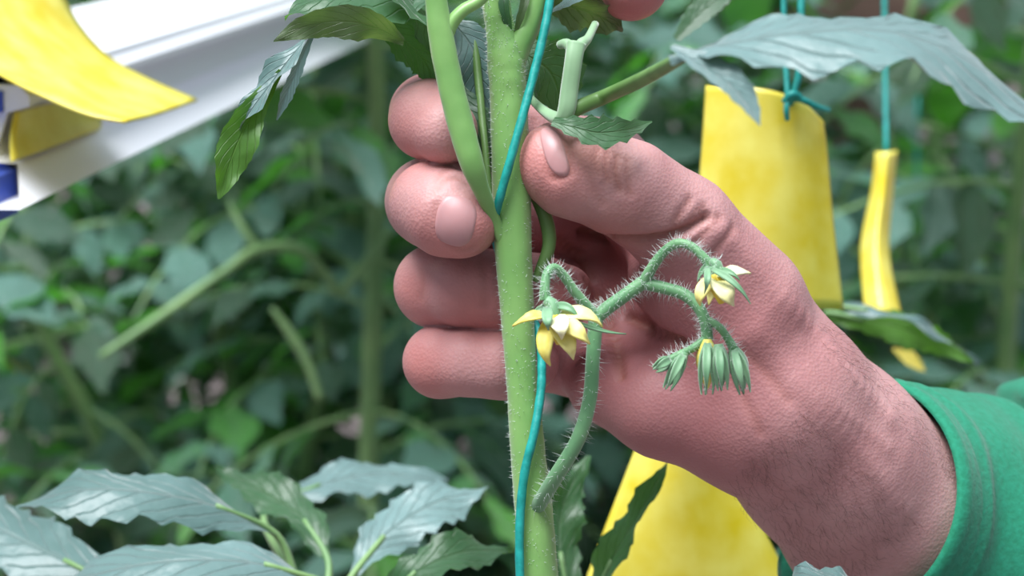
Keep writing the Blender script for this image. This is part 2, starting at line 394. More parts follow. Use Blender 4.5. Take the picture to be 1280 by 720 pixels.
for i, (px, d, h, ln, nl, sc, lab) in enumerate(bed):
    bt = bed_plant(on_ground(px, d), h * .85, ln, 100 + i, lab, int(nl * 2.7), scale=sc * .78, zmin=.03, wob=.004 if i == 0 else .012)
    if i == 0: first_bed = bt
ORD = 'first second third fourth fifth sixth seventh eighth ninth tenth eleventh'.split()
FROW = [[q for q in far if a <= q[1] < b2] for a, b2 in ((0, 3), (3, 4), (4, 9))]
for r_ in FROW: r_.sort(key=lambda q: (q[0] - 640) / q[1])
for i, (px, d) in enumerate(far):
    ri = 0 if d < 3 else 1 if d < 4 else 2; k_ = FROW[ri].index((px, d))
    lab = 'dim blurred tomato plant, %s from the left in the %s row behind the near bed' % (ORD[k_], ('first', 'middle', 'last')[ri])
    bed_plant(on_ground(px, d), random.Random(i).uniform(.6, .85), (.0, .05), 300 + i, lab, 34, 'dim tomato plants in the back rows', .85, .02, True)
for pts in ([(425, 368, 1.17, 7), (400, 335, 1.16, 6.5), (372, 311, 1.15, 7), (322, 312, 1.14, 7), (280, 340, 1.13, 6), (200, 396, 1.12, 6), (125, 446, 1.11, 4)], [(322, 312, 1.14, 6), (300, 280, 1.14, 5), (285, 250, 1.15, 4)],
            [(425, 368, 1.17, 6), (455, 330, 1.16, 5.5), (490, 285, 1.16, 4)], [(340, 385, 1.10, 3), (365, 420, 1.10, 6), (385, 455, 1.10, 6), (400, 500, 1.10, 5)]):
    sp = spline([tuple(P(*p[:3])) + (p[3] / F * p[2],) for p in pts], 6); V, Fc, uv = tube([q[:3] for q in sp], [q[3] for q in sp], 8); mesh('side_branch', V, Fc, M['stem_far'], first_bed, True, uv)

# ------------------------------------------------------------------ wooden frame far right
wf = thing('wooden_frame', 'dark weathered wooden rail and posts behind the yellow traps', 'frame', on_ground(1062, 2.0))
def box(c, h, rx=0.0):
    V = []
    for sx_ in (-1, 1):
        for sy in (-1, 1):
            for sz in (-1, 1): V.append(Vector(c) + Vector((sx_ * h[0], sy * h[1], sz * h[2])))
    return V, [(0, 1, 3, 2), (4, 6, 7, 5), (0, 4, 5, 1), (2, 3, 7, 6), (0, 2, 6, 4), (1, 5, 7, 3)]
for px in (1062, 1420):
    g = on_ground(px, 2.0); V, Fc = box((g.x, 2.0, .25), (.022, .018, .30)); mesh('post', V, Fc, M['wood'], wf, False)
a = P(940, 95, 2.06); V, Fc = box((a.x + .2, 1.965, .395), (.28, .016, .022)); mesh('rail', V, Fc, M['wood'], wf, False)

# ------------------------------------------------------------------ white lamp bar, upper left
BD0 = .62
DIR = (c2w(((930 - 640) / F, 1, (360 + 178) / F)) - CAM).normalized()
def E(px, py): return P(px, py, BD0)
prof = [(25, 262), (22, 205), (-18, 202), (-18, 140), (40, 131), (40, 120), (28, 107), (25, 97), (-14, 95), (-18, 101), (-26, 101), (-30, 95),
        (-110, 93), (-114, 99), (-122, 99), (-126, 93), (-275, 92), (-275, 262)]
lamp = thing('lamp_bar', 'white grooved metal grow lamp bar with navy end cap, receding at upper left', 'lamp', E(-120, 180))
LB = .80
ED = {0: .594, 2: .606, 17: .594}       # the lower faces lean outwards towards their foot
A = [P(p[0], p[1], ED.get(i, BD0)) for i, p in enumerate(prof)]; n_ = len(A)
V = A + [p + DIR * LB for p in A]
Fc = [(i, (i + 1) % n_, (i + 1) % n_ + n_, i + n_) for i in range(n_)] + [tuple(range(n_, 2 * n_))]
mesh('housing', V, Fc, M['white'], lamp, False)
cap = MB()
def prism(pts, t0, t1):
    A = [E(*p) + DIR * t0 for p in pts]; B = [E(*p) + DIR * t1 for p in pts]; k = len(pts)
    return A + B, [(i, (i + 1) % k, (i + 1) % k + k, i + k) for i in range(k)] + [tuple(range(k))[::-1], tuple(range(k, 2 * k))]
cap.add(*prism([(24, 265), (20, 212), (6, 204), (-20, 203), (-275, 203), (-275, 265)], -.032, -.0005))
cap.add(*prism([(9, 138), (9, 112), (-60, 112), (-60, 140)], -.004, .002))
cap.build('end_cap', M['blue'], lamp, False)
w = MB(); w.add(*prism([(41, 132), (41, 119), (28, 106), (-275, 96), (-275, 112), (8, 113), (10, 140)], -.003, .001)); w.add(*prism([(-8, 203), (10, 140), (-275, 140), (-275, 203)], -.001, .001))
w.build('end_rim', M['white'], lamp, False)
for t_ in (.12, .68):
    p = E(-120, 93) + DIR * t_; V, Fc, uv = tube([p, p + Vector((0, 0, 1.2))], [.0012, .0012], 6); mesh('hanging_wire', V, Fc, M['wire'], lamp, True)

# ------------------------------------------------------------------ yellow sticky traps
def sheet(rows, n_sub=8, thick=.0007):      # rows of (px,py,depth) lists -> curved card with thickness
    rows = [spline([tuple(P(*p)) for p in r], n_sub) for r in rows]
    cols = [spline([r[k] for r in rows], n_sub) for k in range(len(rows[0]))]
    W = len(cols); H = len(cols[0]); G = [[Vector(cols[i][j]) for i in range(W)] for j in range(H)]
    N = [[None] * W for _ in range(H)]
    for j in range(H):
        for i in range(W):
            du = G[j][min(i + 1, W - 1)] - G[j][max(i - 1, 0)]; dv = G[min(j + 1, H - 1)][i] - G[max(j - 1, 0)][i]
            N[j][i] = du.cross(dv).normalized()
    V = [G[j][i] for j in range(H) for i in range(W)] + [G[j][i] + N[j][i] * thick for j in range(H) for i in range(W)]
    o = W * H; Fc = []
    for j in range(H - 1):
        for i in range(W - 1):
            a = j * W + i; Fc += [(a, a + 1, a + W + 1, a + W), (o + a, o + a + W, o + a + W + 1, o + a + 1)]
    ring = [i for i in range(W)] + [j * W + W - 1 for j in range(1, H)] + [(H - 1) * W + i for i in range(W - 2, -1, -1)] + [j * W for j in range(H - 2, 0, -1)]
    for k in range(len(ring)):
        a, b_ = ring[k], ring[(k + 1) % len(ring)]; Fc.append((a, a + o, b_ + o, b_))
    return V, Fc
def trap(rows, label, **k):
    V, Fc = sheet(rows, **k)
    o = mesh('sticky_trap', V, Fc, None); o.data.materials.append(M['trap']); o.data.materials.append(M['trap_edge'])
    me = o.data; ne = len(Fc)
    return o, label
def as_thing(o, label, group='yellow sticky insect traps'):
    c = sum((v.co for v in o.data.vertices), Vector()) / len(o.data.vertices)
    t = thing('sticky_trap', label, 'insect trap', c, group); o.name = 'card'; o.parent = t; o.matrix_parent_inverse = Matrix.Translation(-c)
    return t
o, lb = trap([[(882, 107, .612), (925, 108, .605), (965, 113, .603), (1003, 127, .606), (1030, 152, .615)],
              [(878, 170, .612), (920, 170, .605), (965, 172, .603), (1005, 176, .606), (1035, 192, .614)],
              [(872, 260, .612), (918, 262, .605), (965, 264, .602), (1008, 266, .605), (1042, 272, .612)],
              [(869, 380, .612), (918, 382, .605), (965, 384, .602), (1013, 386, .605), (1055, 387, .612)]],
             'large flat yellow sticky trap card hanging on green twine right of the thumb')
t1 = as_thing(o, lb)
tw = MB()
for pts in ([(984, 150, .600, .7), (983, 138, .599, .8), (984, 122, .600, .8), (983, 95, .602, .8), (981, 60, .604, .8), (978, -60, .61, .8)],
            [(986, 140, .608, .8), (990, 122, .603, .9), (998, 95, .603, 1.0), (1000, 60, .604, 1.0), (1003, -60, .61, 1.0)],
            [(984, 124, .600, .9), (1000, 124, .601, .9), (1022, 134, .604, .8), (1036, 138, .61, .7)],
            [(980, 128, .600, 1.0), (990, 118, .599, 1.2), (1000, 122, .600, 1.0)]):
    sp = spline([tuple(P(*p[:3])) + (p[3] / 1000,) for p in pts], 6); tw.add(*tube([q[:3] for q in sp], [q[3] for q in sp], 7))
tw.build('hanging_string', M['twine'], t1)
o, lb = trap([[(1094, 190, .78), (1108, 190, .775), (1122, 188, .78)], [(1088, 240, .78), (1103, 240, .772), (1117, 240, .78)],
              [(1075, 310, .775), (1094, 312, .765), (1112, 315, .772)], [(1080, 385, .76), (1104, 392, .752), (1128, 398, .76)]],
             'narrow curved yellow sticky trap strip hanging further back at the right')
t2 = as_thing(o, lb)
sp = [P(1108, 196, .777), P(1106, 60, .79), P(1105, -120, .80)]; V, Fc, uv = tube(spline([tuple(q) for q in sp], 6), [.0009] * 13, 6); mesh('hanging_string', V, Fc, M['twine'], t2)
o, lb = trap([[(800, 545, .60), (850, 543, .595), (905, 545, .60)], [(775, 610, .60), (845, 612, .594), (925, 610, .60)],
              [(752, 670, .60), (845, 672, .594), (958, 668, .60)], [(722, 752, .60), (848, 755, .594), (1000, 750, .60)]],
             'yellow sticky trap card at the bottom behind the wrist and forearm')
t4 = as_thing(o, lb)
p0 = P(850, 700, .603); V, Fc, uv = tube([Vector((p0.x, p0.y + .004, -.03)), p0 + Vector((0, .002, .02))], [.003, .003], 8); mesh('stake', V, Fc, M['stake'], t4)
# the strip draped over the lamp bar
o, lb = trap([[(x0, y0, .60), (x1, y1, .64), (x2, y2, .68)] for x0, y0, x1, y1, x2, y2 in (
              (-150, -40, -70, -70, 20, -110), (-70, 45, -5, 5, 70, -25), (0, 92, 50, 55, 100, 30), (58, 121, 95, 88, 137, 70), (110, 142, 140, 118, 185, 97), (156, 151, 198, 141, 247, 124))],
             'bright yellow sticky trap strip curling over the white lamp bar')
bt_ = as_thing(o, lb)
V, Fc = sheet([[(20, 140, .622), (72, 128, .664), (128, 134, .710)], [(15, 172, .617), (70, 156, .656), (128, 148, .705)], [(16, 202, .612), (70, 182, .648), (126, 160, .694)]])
mesh('yellow_bounce_sheet', V, Fc, M['trap'], bt_)  # added yellow sheet, stands in for the strip's yellow reflected in the channel

# ------------------------------------------------------------------ the hand: one smooth implicit surface, meshed with surface nets
def J(px, py, dd, r):
    d = 480.0 + dd
    return np.array([(px - 640) / F * d, d, (360 - py) / F * d], dtype=np.float32), float(r)
def cone(p, a, b):
    (A, r1), (B, r2) = a, b; ba = B - A
    h = np.clip(((p - A) @ ba) / float(ba @ ba), 0, 1)
    q = p - A - h[..., None] * ba
    return np.sqrt((q * q).sum(-1)) - (r1 + (r2 - r1) * h)
def smin(a, b, k):
    h = np.clip(.5 + .5 * (b - a) / k, 0, 1); return b + (a - b) * h - k * h * (1 - h)
def chain(p, js, k):
    d = None
    for a, b in zip(js[:-1], js[1:]):
        e = cone(p, a, b); d = e if d is None else smin(d, e, k)
    return d
fing = {
 'index': [J(752, 210, 32, 9.5), J(640, 172, 26, 8.4), J(538, 143, 15, 8.2), J(536, 150, 3, 7.9), J(556, 164, -4, 6.9)],
 'middle': [J(745, 285, 54, 10.5), J(640, 266, 30, 8.8), J(537, 252, 15, 8.9), J(541, 256, 0, 8.6), J(561, 268, -6, 8.5), J(580, 277, -8, 7.3)],
 'ring': [J(735, 365, 52, 10), J(640, 362, 29, 8.6), J(545, 358, 16, 8.4), J(585, 360, 8, 7.9), J(625, 363, 6, 8.1), J(668, 366, 7, 7.8), J(704, 370, 10, 6.8)],
 'little': [J(730, 440, 38, 9), J(640, 447, 24, 7.6), J(550, 452, 14, 7.3), J(588, 453, 8, 6.8), J(625, 455, 5.5, 7.0), J(648, 454, 6, 6.7), J(664, 453, 9, 5.9)],
}
NPROX = 3
thumb = [J(694, 203, -8, 8.0), J(712, 212, -8, 9.2), J(750, 224, -7, 9.0), J(786, 238, -6, 9.8), J(822, 262, -3, 9.6), J(852, 284, 0, 10.6), J(930, 368, 8, 12)]
palm_chains = [
 [J(940, 400, 18, 12), J(752, 210, 32, 9.5)], [J(930, 440, 22, 13), J(745, 285, 54, 10.5)], [J(925, 480, 22, 13), J(735, 365, 52, 10)],
 [J(925, 515, 18, 13), J(730, 440, 38, 9)], [J(935, 530, 12, 14), J(830, 505, 14, 11), J(760, 480, 22, 9)],
 [J(835, 348, 16, 8.5), J(875, 355, 8, 11.5), J(925, 405, 9, 14)],
 [J(935, 465, 18, 18), J(970, 500, 17, 19.6), J(1035, 568, 27, 21), J(1110, 645, 44, 24), J(1260, 800, 84, 30)]]
def hand_sdf(p):
    d = None
    for c in palm_chains:
        e = chain(p, c, 4.0); d = e if d is None else smin(d, e, 6.5)
    th = chain(p, thumb, 3.0)
    base = smin(d, th, 5.0)
    out = base
    for f, js in fing.items():
        pr = chain(p, js[:NPROX], 3.0); di = chain(p, js[NPROX - 1:], 2.6)
        out = np.minimum(out, smin(base, pr, 6.0) if f != 'index' else smin(d, pr, 6.0))
        out = np.minimum(out, smin(pr, di, 3.0))
    return out
def surface_nets(fn, lo, hi, h):
    ax = [np.arange(a, b + h, h, dtype=np.float32) for a, b in zip(lo, hi)]
    nx, ny, nz = map(len, ax); val = np.empty((nx, ny, nz), np.float32)
    Y, Z = np.meshgrid(ax[1], ax[2], indexing='ij')
    for i0 in range(0, nx, 16):
        xs = ax[0][i0:i0 + 16]
        p = np.stack([np.broadcast_to(xs[:, None, None], (len(xs), ny, nz)), np.broadcast_to(Y, (len(xs), ny, nz)), np.broadcast_to(Z, (len(xs), ny, nz))], -1)
        val[i0:i0 + 16] = fn(p)
    s = val < 0
    acc = np.zeros((nx - 1, ny - 1, nz - 1, 3), np.float32); cnt = np.zeros((nx - 1, ny - 1, nz - 1), np.float32)
    corners = [(i, j, k) for i in (0, 1) for j in (0, 1) for k in (0, 1)]
    def sub(a, c): return a[c[0]:c[0] + nx - 1, c[1]:c[1] + ny - 1, c[2]:c[2] + nz - 1]
    for c1 in corners:
        for d in range(3):
            if c1[d]: continue
            c2 = list(c1); c2[d] = 1
            v1, v2 = sub(val, c1), sub(val, c2); m = (v1 < 0) != (v2 < 0)
            t = np.where(m, v1 / np.where(m, v1 - v2, 1), 0)
            for e in range(3): acc[..., e] += np.where(m, c1[e] + (t if e == d else 0), 0)
            cnt += m
    idx = -np.ones(cnt.shape, np.int64); act = cnt > 0; idx[act] = np.arange(act.sum())
    ijk = np.argwhere(act).astype(np.float32); V = (ijk + acc[act] / cnt[act][:, None]) * h + np.array([a[0] for a in ax], np.float32)
    Fq = []
    for d in range(3):
        a, b_ = [(1, 2), (2, 0), (0, 1)][d]
        lo_ = [slice(None)] * 3; hi_ = [slice(None)] * 3; lo_[d] = slice(0, -1); hi_[d] = slice(1, None)
        s1, s2 = s[tuple(lo_)], s[tuple(hi_)]; e = np.argwhere(s1 != s2); sg = s1[s1 != s2]
        ok = (e[:, a] > 0) & (e[:, b_] > 0) & (e[:, a] < val.shape[a] - 1) & (e[:, b_] < val.shape[b_] - 1); e = e[ok]; sg = sg[ok]
        q = []
        for da, db in ((-1, -1), (0, -1), (0, 0), (-1, 0)):
            g = e.copy(); g[:, a] += da; g[:, b_] += db; q.append(idx[g[:, 0], g[:, 1], g[:, 2]])
        q = np.stack(q, 1); q[~sg] = q[~sg][:, ::-1]; Fq.append(q)
    return V, np.concatenate(Fq)
def grad(fn, p, e=.15):
    g = np.stack([fn(p + np.eye(3, dtype=np.float32)[i] * e) - fn(p - np.eye(3, dtype=np.float32)[i] * e) for i in range(3)], -1) / (2 * e)
    return g
def pix(px, py):                # view ray (mm, unit depth)
    px = np.asarray(px, np.float32); py = np.asarray(py, np.float32)
    return np.stack([(px - 640) / F, np.ones_like(px), (360 - py) / F], -1)
def march(fn, px, py, start=440.0, far=640.0):
    r = pix(px, py); t = np.full(r.shape[:-1], start, np.float32)
    for _ in range(90): t = np.minimum(t + .7 * fn(r * t[..., None]), far)
    return r * t[..., None], t < far - 1
def poly_px(pts, n): return np.array(spline(pts, n), np.float32)
def to_world(Vmm): return [c2w(v / 1000.0) for v in np.asarray(Vmm, float)]

person = thing('person', 'person in green jersey gripping the tomato stem, right hand and forearm in view', 'person', Q(1110, 645, 44))
V, Fq = surface_nets(hand_sdf, (-32, 448, -92), (124, 610, 56), .72)
for _ in range(2):
    g = grad(hand_sdf, V); f = hand_sdf(V); V = V - (f / np.maximum((g * g).sum(-1), .2))[:, None] * g
NR = grad(hand_sdf, V); NR /= np.linalg.norm(NR, axis=1)[:, None] + 1e-9
tint = np.zeros((len(V), 3), np.float32)
def near(px, py, dd, rad):
    c_, _ = J(px, py, dd, 1); return np.exp(-((V - c_) ** 2).sum(1) / rad ** 2)
for a in [(694, 205, -14, 9), (660, 200, -12, 8), (600, 290, -14, 7), (560, 300, -10, 8), (530, 180, 0, 9), (540, 110, 10, 7), (705, 370, 3, 8), (600, 390, 0, 9), (520, 365, 10, 7), (530, 465, 8, 9), (770, 280, -8, 7)]:
    tint[:, 0] = np.maximum(tint[:, 0], .6 * near(*a))
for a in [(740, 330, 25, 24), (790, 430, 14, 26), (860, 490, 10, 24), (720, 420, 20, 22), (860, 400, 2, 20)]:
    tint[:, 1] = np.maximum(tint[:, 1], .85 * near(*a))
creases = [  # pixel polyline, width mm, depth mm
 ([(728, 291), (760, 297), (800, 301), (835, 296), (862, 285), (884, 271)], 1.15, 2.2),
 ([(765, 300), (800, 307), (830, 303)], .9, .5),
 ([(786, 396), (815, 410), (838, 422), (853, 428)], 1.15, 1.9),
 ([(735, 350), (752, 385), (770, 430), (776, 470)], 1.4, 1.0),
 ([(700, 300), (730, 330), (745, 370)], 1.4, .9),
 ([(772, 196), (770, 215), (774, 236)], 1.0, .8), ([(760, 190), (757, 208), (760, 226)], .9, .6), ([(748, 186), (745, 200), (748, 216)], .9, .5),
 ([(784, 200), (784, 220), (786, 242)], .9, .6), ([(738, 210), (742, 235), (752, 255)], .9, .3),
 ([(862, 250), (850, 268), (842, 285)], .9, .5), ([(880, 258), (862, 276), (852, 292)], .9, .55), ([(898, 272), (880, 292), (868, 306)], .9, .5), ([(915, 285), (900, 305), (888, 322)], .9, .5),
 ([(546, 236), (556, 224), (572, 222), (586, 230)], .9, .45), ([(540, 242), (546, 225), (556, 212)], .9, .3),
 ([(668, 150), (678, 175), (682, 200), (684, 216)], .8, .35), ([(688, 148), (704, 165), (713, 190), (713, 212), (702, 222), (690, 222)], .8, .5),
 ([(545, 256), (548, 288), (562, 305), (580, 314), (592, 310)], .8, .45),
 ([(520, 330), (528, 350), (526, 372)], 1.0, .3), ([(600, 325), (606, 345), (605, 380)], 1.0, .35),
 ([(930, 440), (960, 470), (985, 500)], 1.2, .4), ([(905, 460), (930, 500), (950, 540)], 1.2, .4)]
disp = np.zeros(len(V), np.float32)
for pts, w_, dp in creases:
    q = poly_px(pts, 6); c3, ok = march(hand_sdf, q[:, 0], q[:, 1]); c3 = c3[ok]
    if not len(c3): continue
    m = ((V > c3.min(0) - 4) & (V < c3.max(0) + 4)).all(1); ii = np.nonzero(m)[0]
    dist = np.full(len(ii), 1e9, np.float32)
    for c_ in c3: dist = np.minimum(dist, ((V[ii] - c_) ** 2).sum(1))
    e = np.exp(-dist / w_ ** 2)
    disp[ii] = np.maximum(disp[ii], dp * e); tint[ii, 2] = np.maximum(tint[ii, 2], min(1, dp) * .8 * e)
# tendon, vein and wrinkle relief on wrist and forearm
for pts, w_, dp in [([(905, 290), (960, 350), (1040, 440), (1110, 520)], 3.0, .7), ([(950, 420), (1010, 490), (1080, 570), (1130, 640)], 2.6, .45), ([(1000, 430), (1040, 500), (1110, 560)], 1.6, .3)]:
    q = poly_px(pts, 8); c3, ok = march(hand_sdf, q[:, 0], q[:, 1]); c3 = c3[ok]; dist = np.full(len(V), 1e9, np.float32)
    for c_ in c3: dist = np.minimum(dist, ((V - c_) ** 2).sum(1))
    disp -= dp * np.exp(-dist / w_ ** 2)
V = V - NR * disp[:, None]
hand = mesh('right_hand', to_world(V), Fq, M['skin'], person)
ca = hand.data.color_attributes.new('tint', 'FLOAT_COLOR', 'POINT')
ca.data.foreach_set('color', np.concatenate([tint, np.ones((len(V), 1), np.float32)], 1).ravel())

def nail(cx, cy, ax, ay, label, fn=hand_sdf, lift=.05, p=2.9):   # ax, ay: half axes in pixels
    n = 9; V = []; Fc = []; R = []
    for j in range(-n, n + 1):
        for i in range(-n, n + 1):
            a, b_ = i / n, j / n
            s = max(abs(a), abs(b_)) / max(1e-6, (abs(a) ** p + abs(b_) ** p) ** (1 / p)) if (a or b_) else 0
            R.append((cx + ax[0] * a * s + ay[0] * b_ * s, cy + ax[1] * a * s + ay[1] * b_ * s, max(abs(a), abs(b_))))
    R = np.array(R, np.float32); pt, ok = march(fn, R[:, 0], R[:, 1]); g = grad(fn, pt); g /= np.linalg.norm(g, axis=1)[:, None]
    pt = pt + g * np.where(R[:, 2] > .95, -.5, lift + .35 * (1 - R[:, 2] ** 2))[:, None]
    W = 2 * n + 1
    for j in range(W - 1):
        for i in range(W - 1):
            a = j * W + i; Fc.append((a, a + 1, a + W + 1, a + W))
    o = mesh('fingernail', to_world(pt), Fc, M['nail'], person)
    return o
nail(570, 276, (26, 7), (-7, 33), 'x')
nail(693, 189, (15, 1), (9, 32), 'x')

# fine hairs on the forearm
def arm_hair():
    rng = random.Random(3); px = []; py = []
    while len(px) < 1000:
        t = rng.random(); s = rng.uniform(-1, 1)
        x = 950 + 190 * t + s * 95; y = 470 + 190 * t - s * 95
        if s > .55 or (s < .1 and x + y > 1510): px.append(x); py.append(y)
    p, ok = march(hand_sdf, px, py); g = grad(hand_sdf, p); g /= np.linalg.norm(g, axis=1)[:, None]
    V = []; Fc = []; axis = np.array([.62, .45, -.62])
    for q, nn, k in zip(p, g, ok):
        if not k: continue
        q = q.astype(float); nn = nn.astype(float)
        t = axis + np.array([rng.gauss(0, .35), rng.gauss(0, .3), rng.gauss(0, .35)]); t -= nn * (t @ nn); t /= np.linalg.norm(t)
        L = rng.uniform(2, 5); side = np.cross(nn, t); pts = [q - nn * .1, q + t * L * .35 + nn * L * .18, q + t * L * .7 + nn * L * .22 + side * rng.gauss(0, .5), q + t * L + nn * L * .18 + side * rng.gauss(0, .9)]
        o = len(V)
        for m_, (c_, r_) in enumerate(zip(pts, (.024, .022, .018, .006))):
            for th in (0, 2.09, 4.19): V.append(c_ + (nn * math.cos(th) + side * math.sin(th)) * r_)
        for m_ in range(3):
            for k_ in range(3):
                a = o + m_ * 3 + k_; b2 = o + m_ * 3 + (k_ + 1) % 3; Fc.append((a, b2, b2 + 3, a + 3))
    o = mesh('arm_hair', to_world(V), Fc, M['arm_hair'], person); tag(o, kind='stuff')
arm_hair()

# the other hand: fingertip reaching into the frame at the top
left = [[J(788, -22, 8, 8.2), J(790, -60, 6, 8.6), J(800, -170, 2, 9), J(830, -330, 15, 10)],
        [J(870, -75, 22, 8.0), J(880, -190, 14, 8.8), J(890, -340, 20, 10)],
        [J(960, -110, 34, 8.0), J(965, -230, 24, 8.6), J(960, -350, 26, 10)],
        [J(700, -95, 10, 9), J(740, -240, 22, 10), J(840, -420, 34, 13)]]
def left_sdf(p):
    pal = smin(chain(p, [J(830, -330, 15, 10), J(880, -480, 36, 17), J(920, -640, 50, 20)], 4), chain(p, [J(960, -350, 26, 10), J(930, -500, 40, 16)], 4), 8)
    out = pal
    for c in left: out = np.minimum(out, smin(pal, chain(p, c, 3), 5))
    return out
V, Fq = surface_nets(left_sdf, (5, 455, 55), (80, 560, 185), 1.5)
g = grad(left_sdf, V); V = V - (left_sdf(V) / np.maximum((g * g).sum(-1), .2))[:, None] * g
lh = mesh('left_hand', to_world(V), Fq, M['skin'], person)
ca = lh.data.color_attributes.new('tint', 'FLOAT_COLOR', 'POINT')
tl = np.zeros((len(V), 4), np.float32); tl[:, 3] = 1; c_, _ = J(788, -10, 2, 1); tl[:, 0] = .5 * np.exp(-((V - c_) ** 2).sum(1) / 120); tl[:, 1] = .35
ca.data.foreach_set('color', tl.ravel())

# ------------------------------------------------------------------ sleeve
def sleeve():
    path = [(1060, 620, 34, 28.2), (1088, 634, 46, 30.5), (1140, 660, 58, 34.0), (1205, 700, 70, 37.5), (1285, 745, 86, 41), (1390, 790, 108, 44), (1560, 850, 140, 48)]
    sp = spline([tuple(Q(*p[:3])) + (p[3] / 1000,) for p in path], 9)
    axis0 = (RIGHT * .57 - UPV * .24 + FWD * .76).normalized()
    seg = 72; V = []; Fc = []; uv = []; fr = frames([q[:3] for q in sp]); N = len(fr)
    ref = UPV
    rings = []
    for i, (c, t, a, b_) in enumerate(fr):
        wgt = min(1, i / 14); t = (axis0 * (1 - wgt) + t * wgt).normalized()
        a = (ref - t * ref.dot(t)).normalized(); b_ = t.cross(a); rings.append((c, t, a, b_, sp[i][3]))
    def fold(i, th):
        s = i / 9.0
        f = .9 * math.sin(3 * th + 1.1 * s + .6) * min(1, s * .5) + .7 * math.sin(5 * th - 2.0 * s) * min(1, s * .4)
        f += 2.8 * noise.noise(Vector((math.cos(th) * 1.4, math.sin(th) * 1.4, s * .9))) * min(1, s)
        f += 2.0 * max(0, math.sin(s * 3.6 - 1.2 * math.cos(th - .9))) ** 3 * min(1, s * .6)
        return f / 1000
    c, t, a, b_, r = rings[0]
    inner = [(c + t * .022, r - .0045), (c + t * .004, r - .0022), (c - t * .0006, r - .0016)]
    for cc, rr in inner:
        for k in range(seg):
            th = 2 * math.pi * k / seg; dv = a * math.cos(th) + b_ * math.sin(th); V.append(cc + dv * rr + t * max(0, dv.dot(FWD)) * .055); uv.append((k / seg, 0))
    for i, (c, t, a, b_, r) in enumerate(rings):
        rr = r + (-.0004 if i == 0 else (.0004 if i == 1 else 0)) - (.0007 if i == 5 else 0)
        for k in range(seg):
            th = 2 * math.pi * k / seg; dv = a * math.cos(th) + b_ * math.sin(th)
            V.append(c + dv * (rr + fold(i, th)) + t * max(0, dv.dot(FWD)) * .055 * max(0, 1 - i / 20)); uv.append((k / seg, i / N))
    for i in range(N + 2):
        for k in range(seg):
            k2 = (k + 1) % seg; Fc.append((i * seg + k, (i + 1) * seg + k, (i + 1) * seg + k2, i * seg + k2))
    mesh('sleeve', V, Fc, M['cloth'], person, True, uv)
    # gathered fold of the same garment further up the arm
    V = []; Fc = []; c = Q(1345, 505, 120)
    for j in range(25):
        ph = math.pi * j / 24
        for k in range(40):
            th = 2 * math.pi * k / 40
            d = Vector((math.sin(ph) * math.cos(th), math.sin(ph) * math.sin(th), math.cos(ph)))
            s = 1 + .10 * noise.noise(d * 2.2) + .05 * math.sin(6 * d.z + 3 * d.x)
            V.append(c + RIGHT * d.x * .0215 * s + FWD * d.y * .03 * s + UPV * d.z * (.0100 * s) + UPV * (d.x * .002))
    for j in range(24):
        for k in range(40):
            k2 = (k + 1) % 40; Fc.append((j * 40 + k, (j + 1) * 40 + k, (j + 1) * 40 + k2, j * 40 + k2))
    mesh('jersey_fold', V, Fc, M['cloth'], person)
sleeve()

# ------------------------------------------------------------------ the tomato plant in the hand
plant = thing('tomato_plant', 'tomato plant with thick pale green stem gripped by the hand, flower truss in front', 'tomato plant', (Q(690, 900, -5).x, Q(690, 900, -5).y, 0))
rs = random.Random(11)
stem_path = [(614, -70, -8, 2.7), (620, 0, -8, 2.85), (626, 40, -8, 3.1), (632, 75, -8, 3.9), (635, 120, -8, 3.8), (638, 200, -8, 3.95), (641, 300, -8, 3.85), (647, 400, -8, 3.45), (653, 480, -8, 3.3), (660, 570, -8, 3.6), (668, 650, -8, 3.9), (674, 730, -8, 4.0), (690, 900, -5, 4.2)]
sp = spline([tuple(Q(*p[:3])) + (p[3] / 1000,) for p in stem_path], 9)
g0 = plant.location
sp += [np.array([sp[-1][0] + (g0.x - sp[-1][0]) * u, sp[-1][1] + (g0.y - sp[-1][1]) * u, sp[-1][2] + (-.03 - sp[-1][2]) * u, .0044 + .002 * u]) for u in np.linspace(.15, 1, 8)]
stem = MB(); sC = [q[:3] for q in sp]; sR = [q[3] for q in sp]; stem.add(*tube(sC, sR, 20, ribs=.02, nr=5, bump=.05))
br = [(678, -70, -7, 2.4), (671, -10, -7, 2.5), (662, 25, -7.5, 2.6), (648, 58, -8, 2.6), (640, 90, -8, 2.2)]
stem.add(*ptube(br, 7, 16, ribs=.02, bump=.05))
so = stem.build('stem', M['stem'], plant)
hb = MB(); hb.add(*tube_hairs(sC[:110], sR[:110], 2200, .0011, .00005, rs)); hb.build('stem_hairs', M['hair'], so)
tag(bpy.data.objects[-1] if False else so.children[0], kind='stuff')
# side petiole on the left
pet = [(536, -70, -17, 2.3), (545, 0, -17, 2.35), (552, 50, -17, 2.7), (563, 105, -17, 2.75), (577, 160, -17, 2.8), (590, 205, -17, 2.5), (602, 238, -15, 1.8), (618, 275, -11, 1.4), (634, 310, -9, 1.5)]
pm = MB(); pm.add(*ptube(pet, 8, 16, ribs=.05, nr=4, bump=.04)); pm.add(*ptube([(554, 62, -17, 1.5), (562, 34, -17, 1.5), (578, 14, -17, 1.3), (605, -5, -16, 1.2), (640, -60, -14, 1.1)], 7, 12, ribs=.04)); pm.build('petiole', M['stem'], plant)
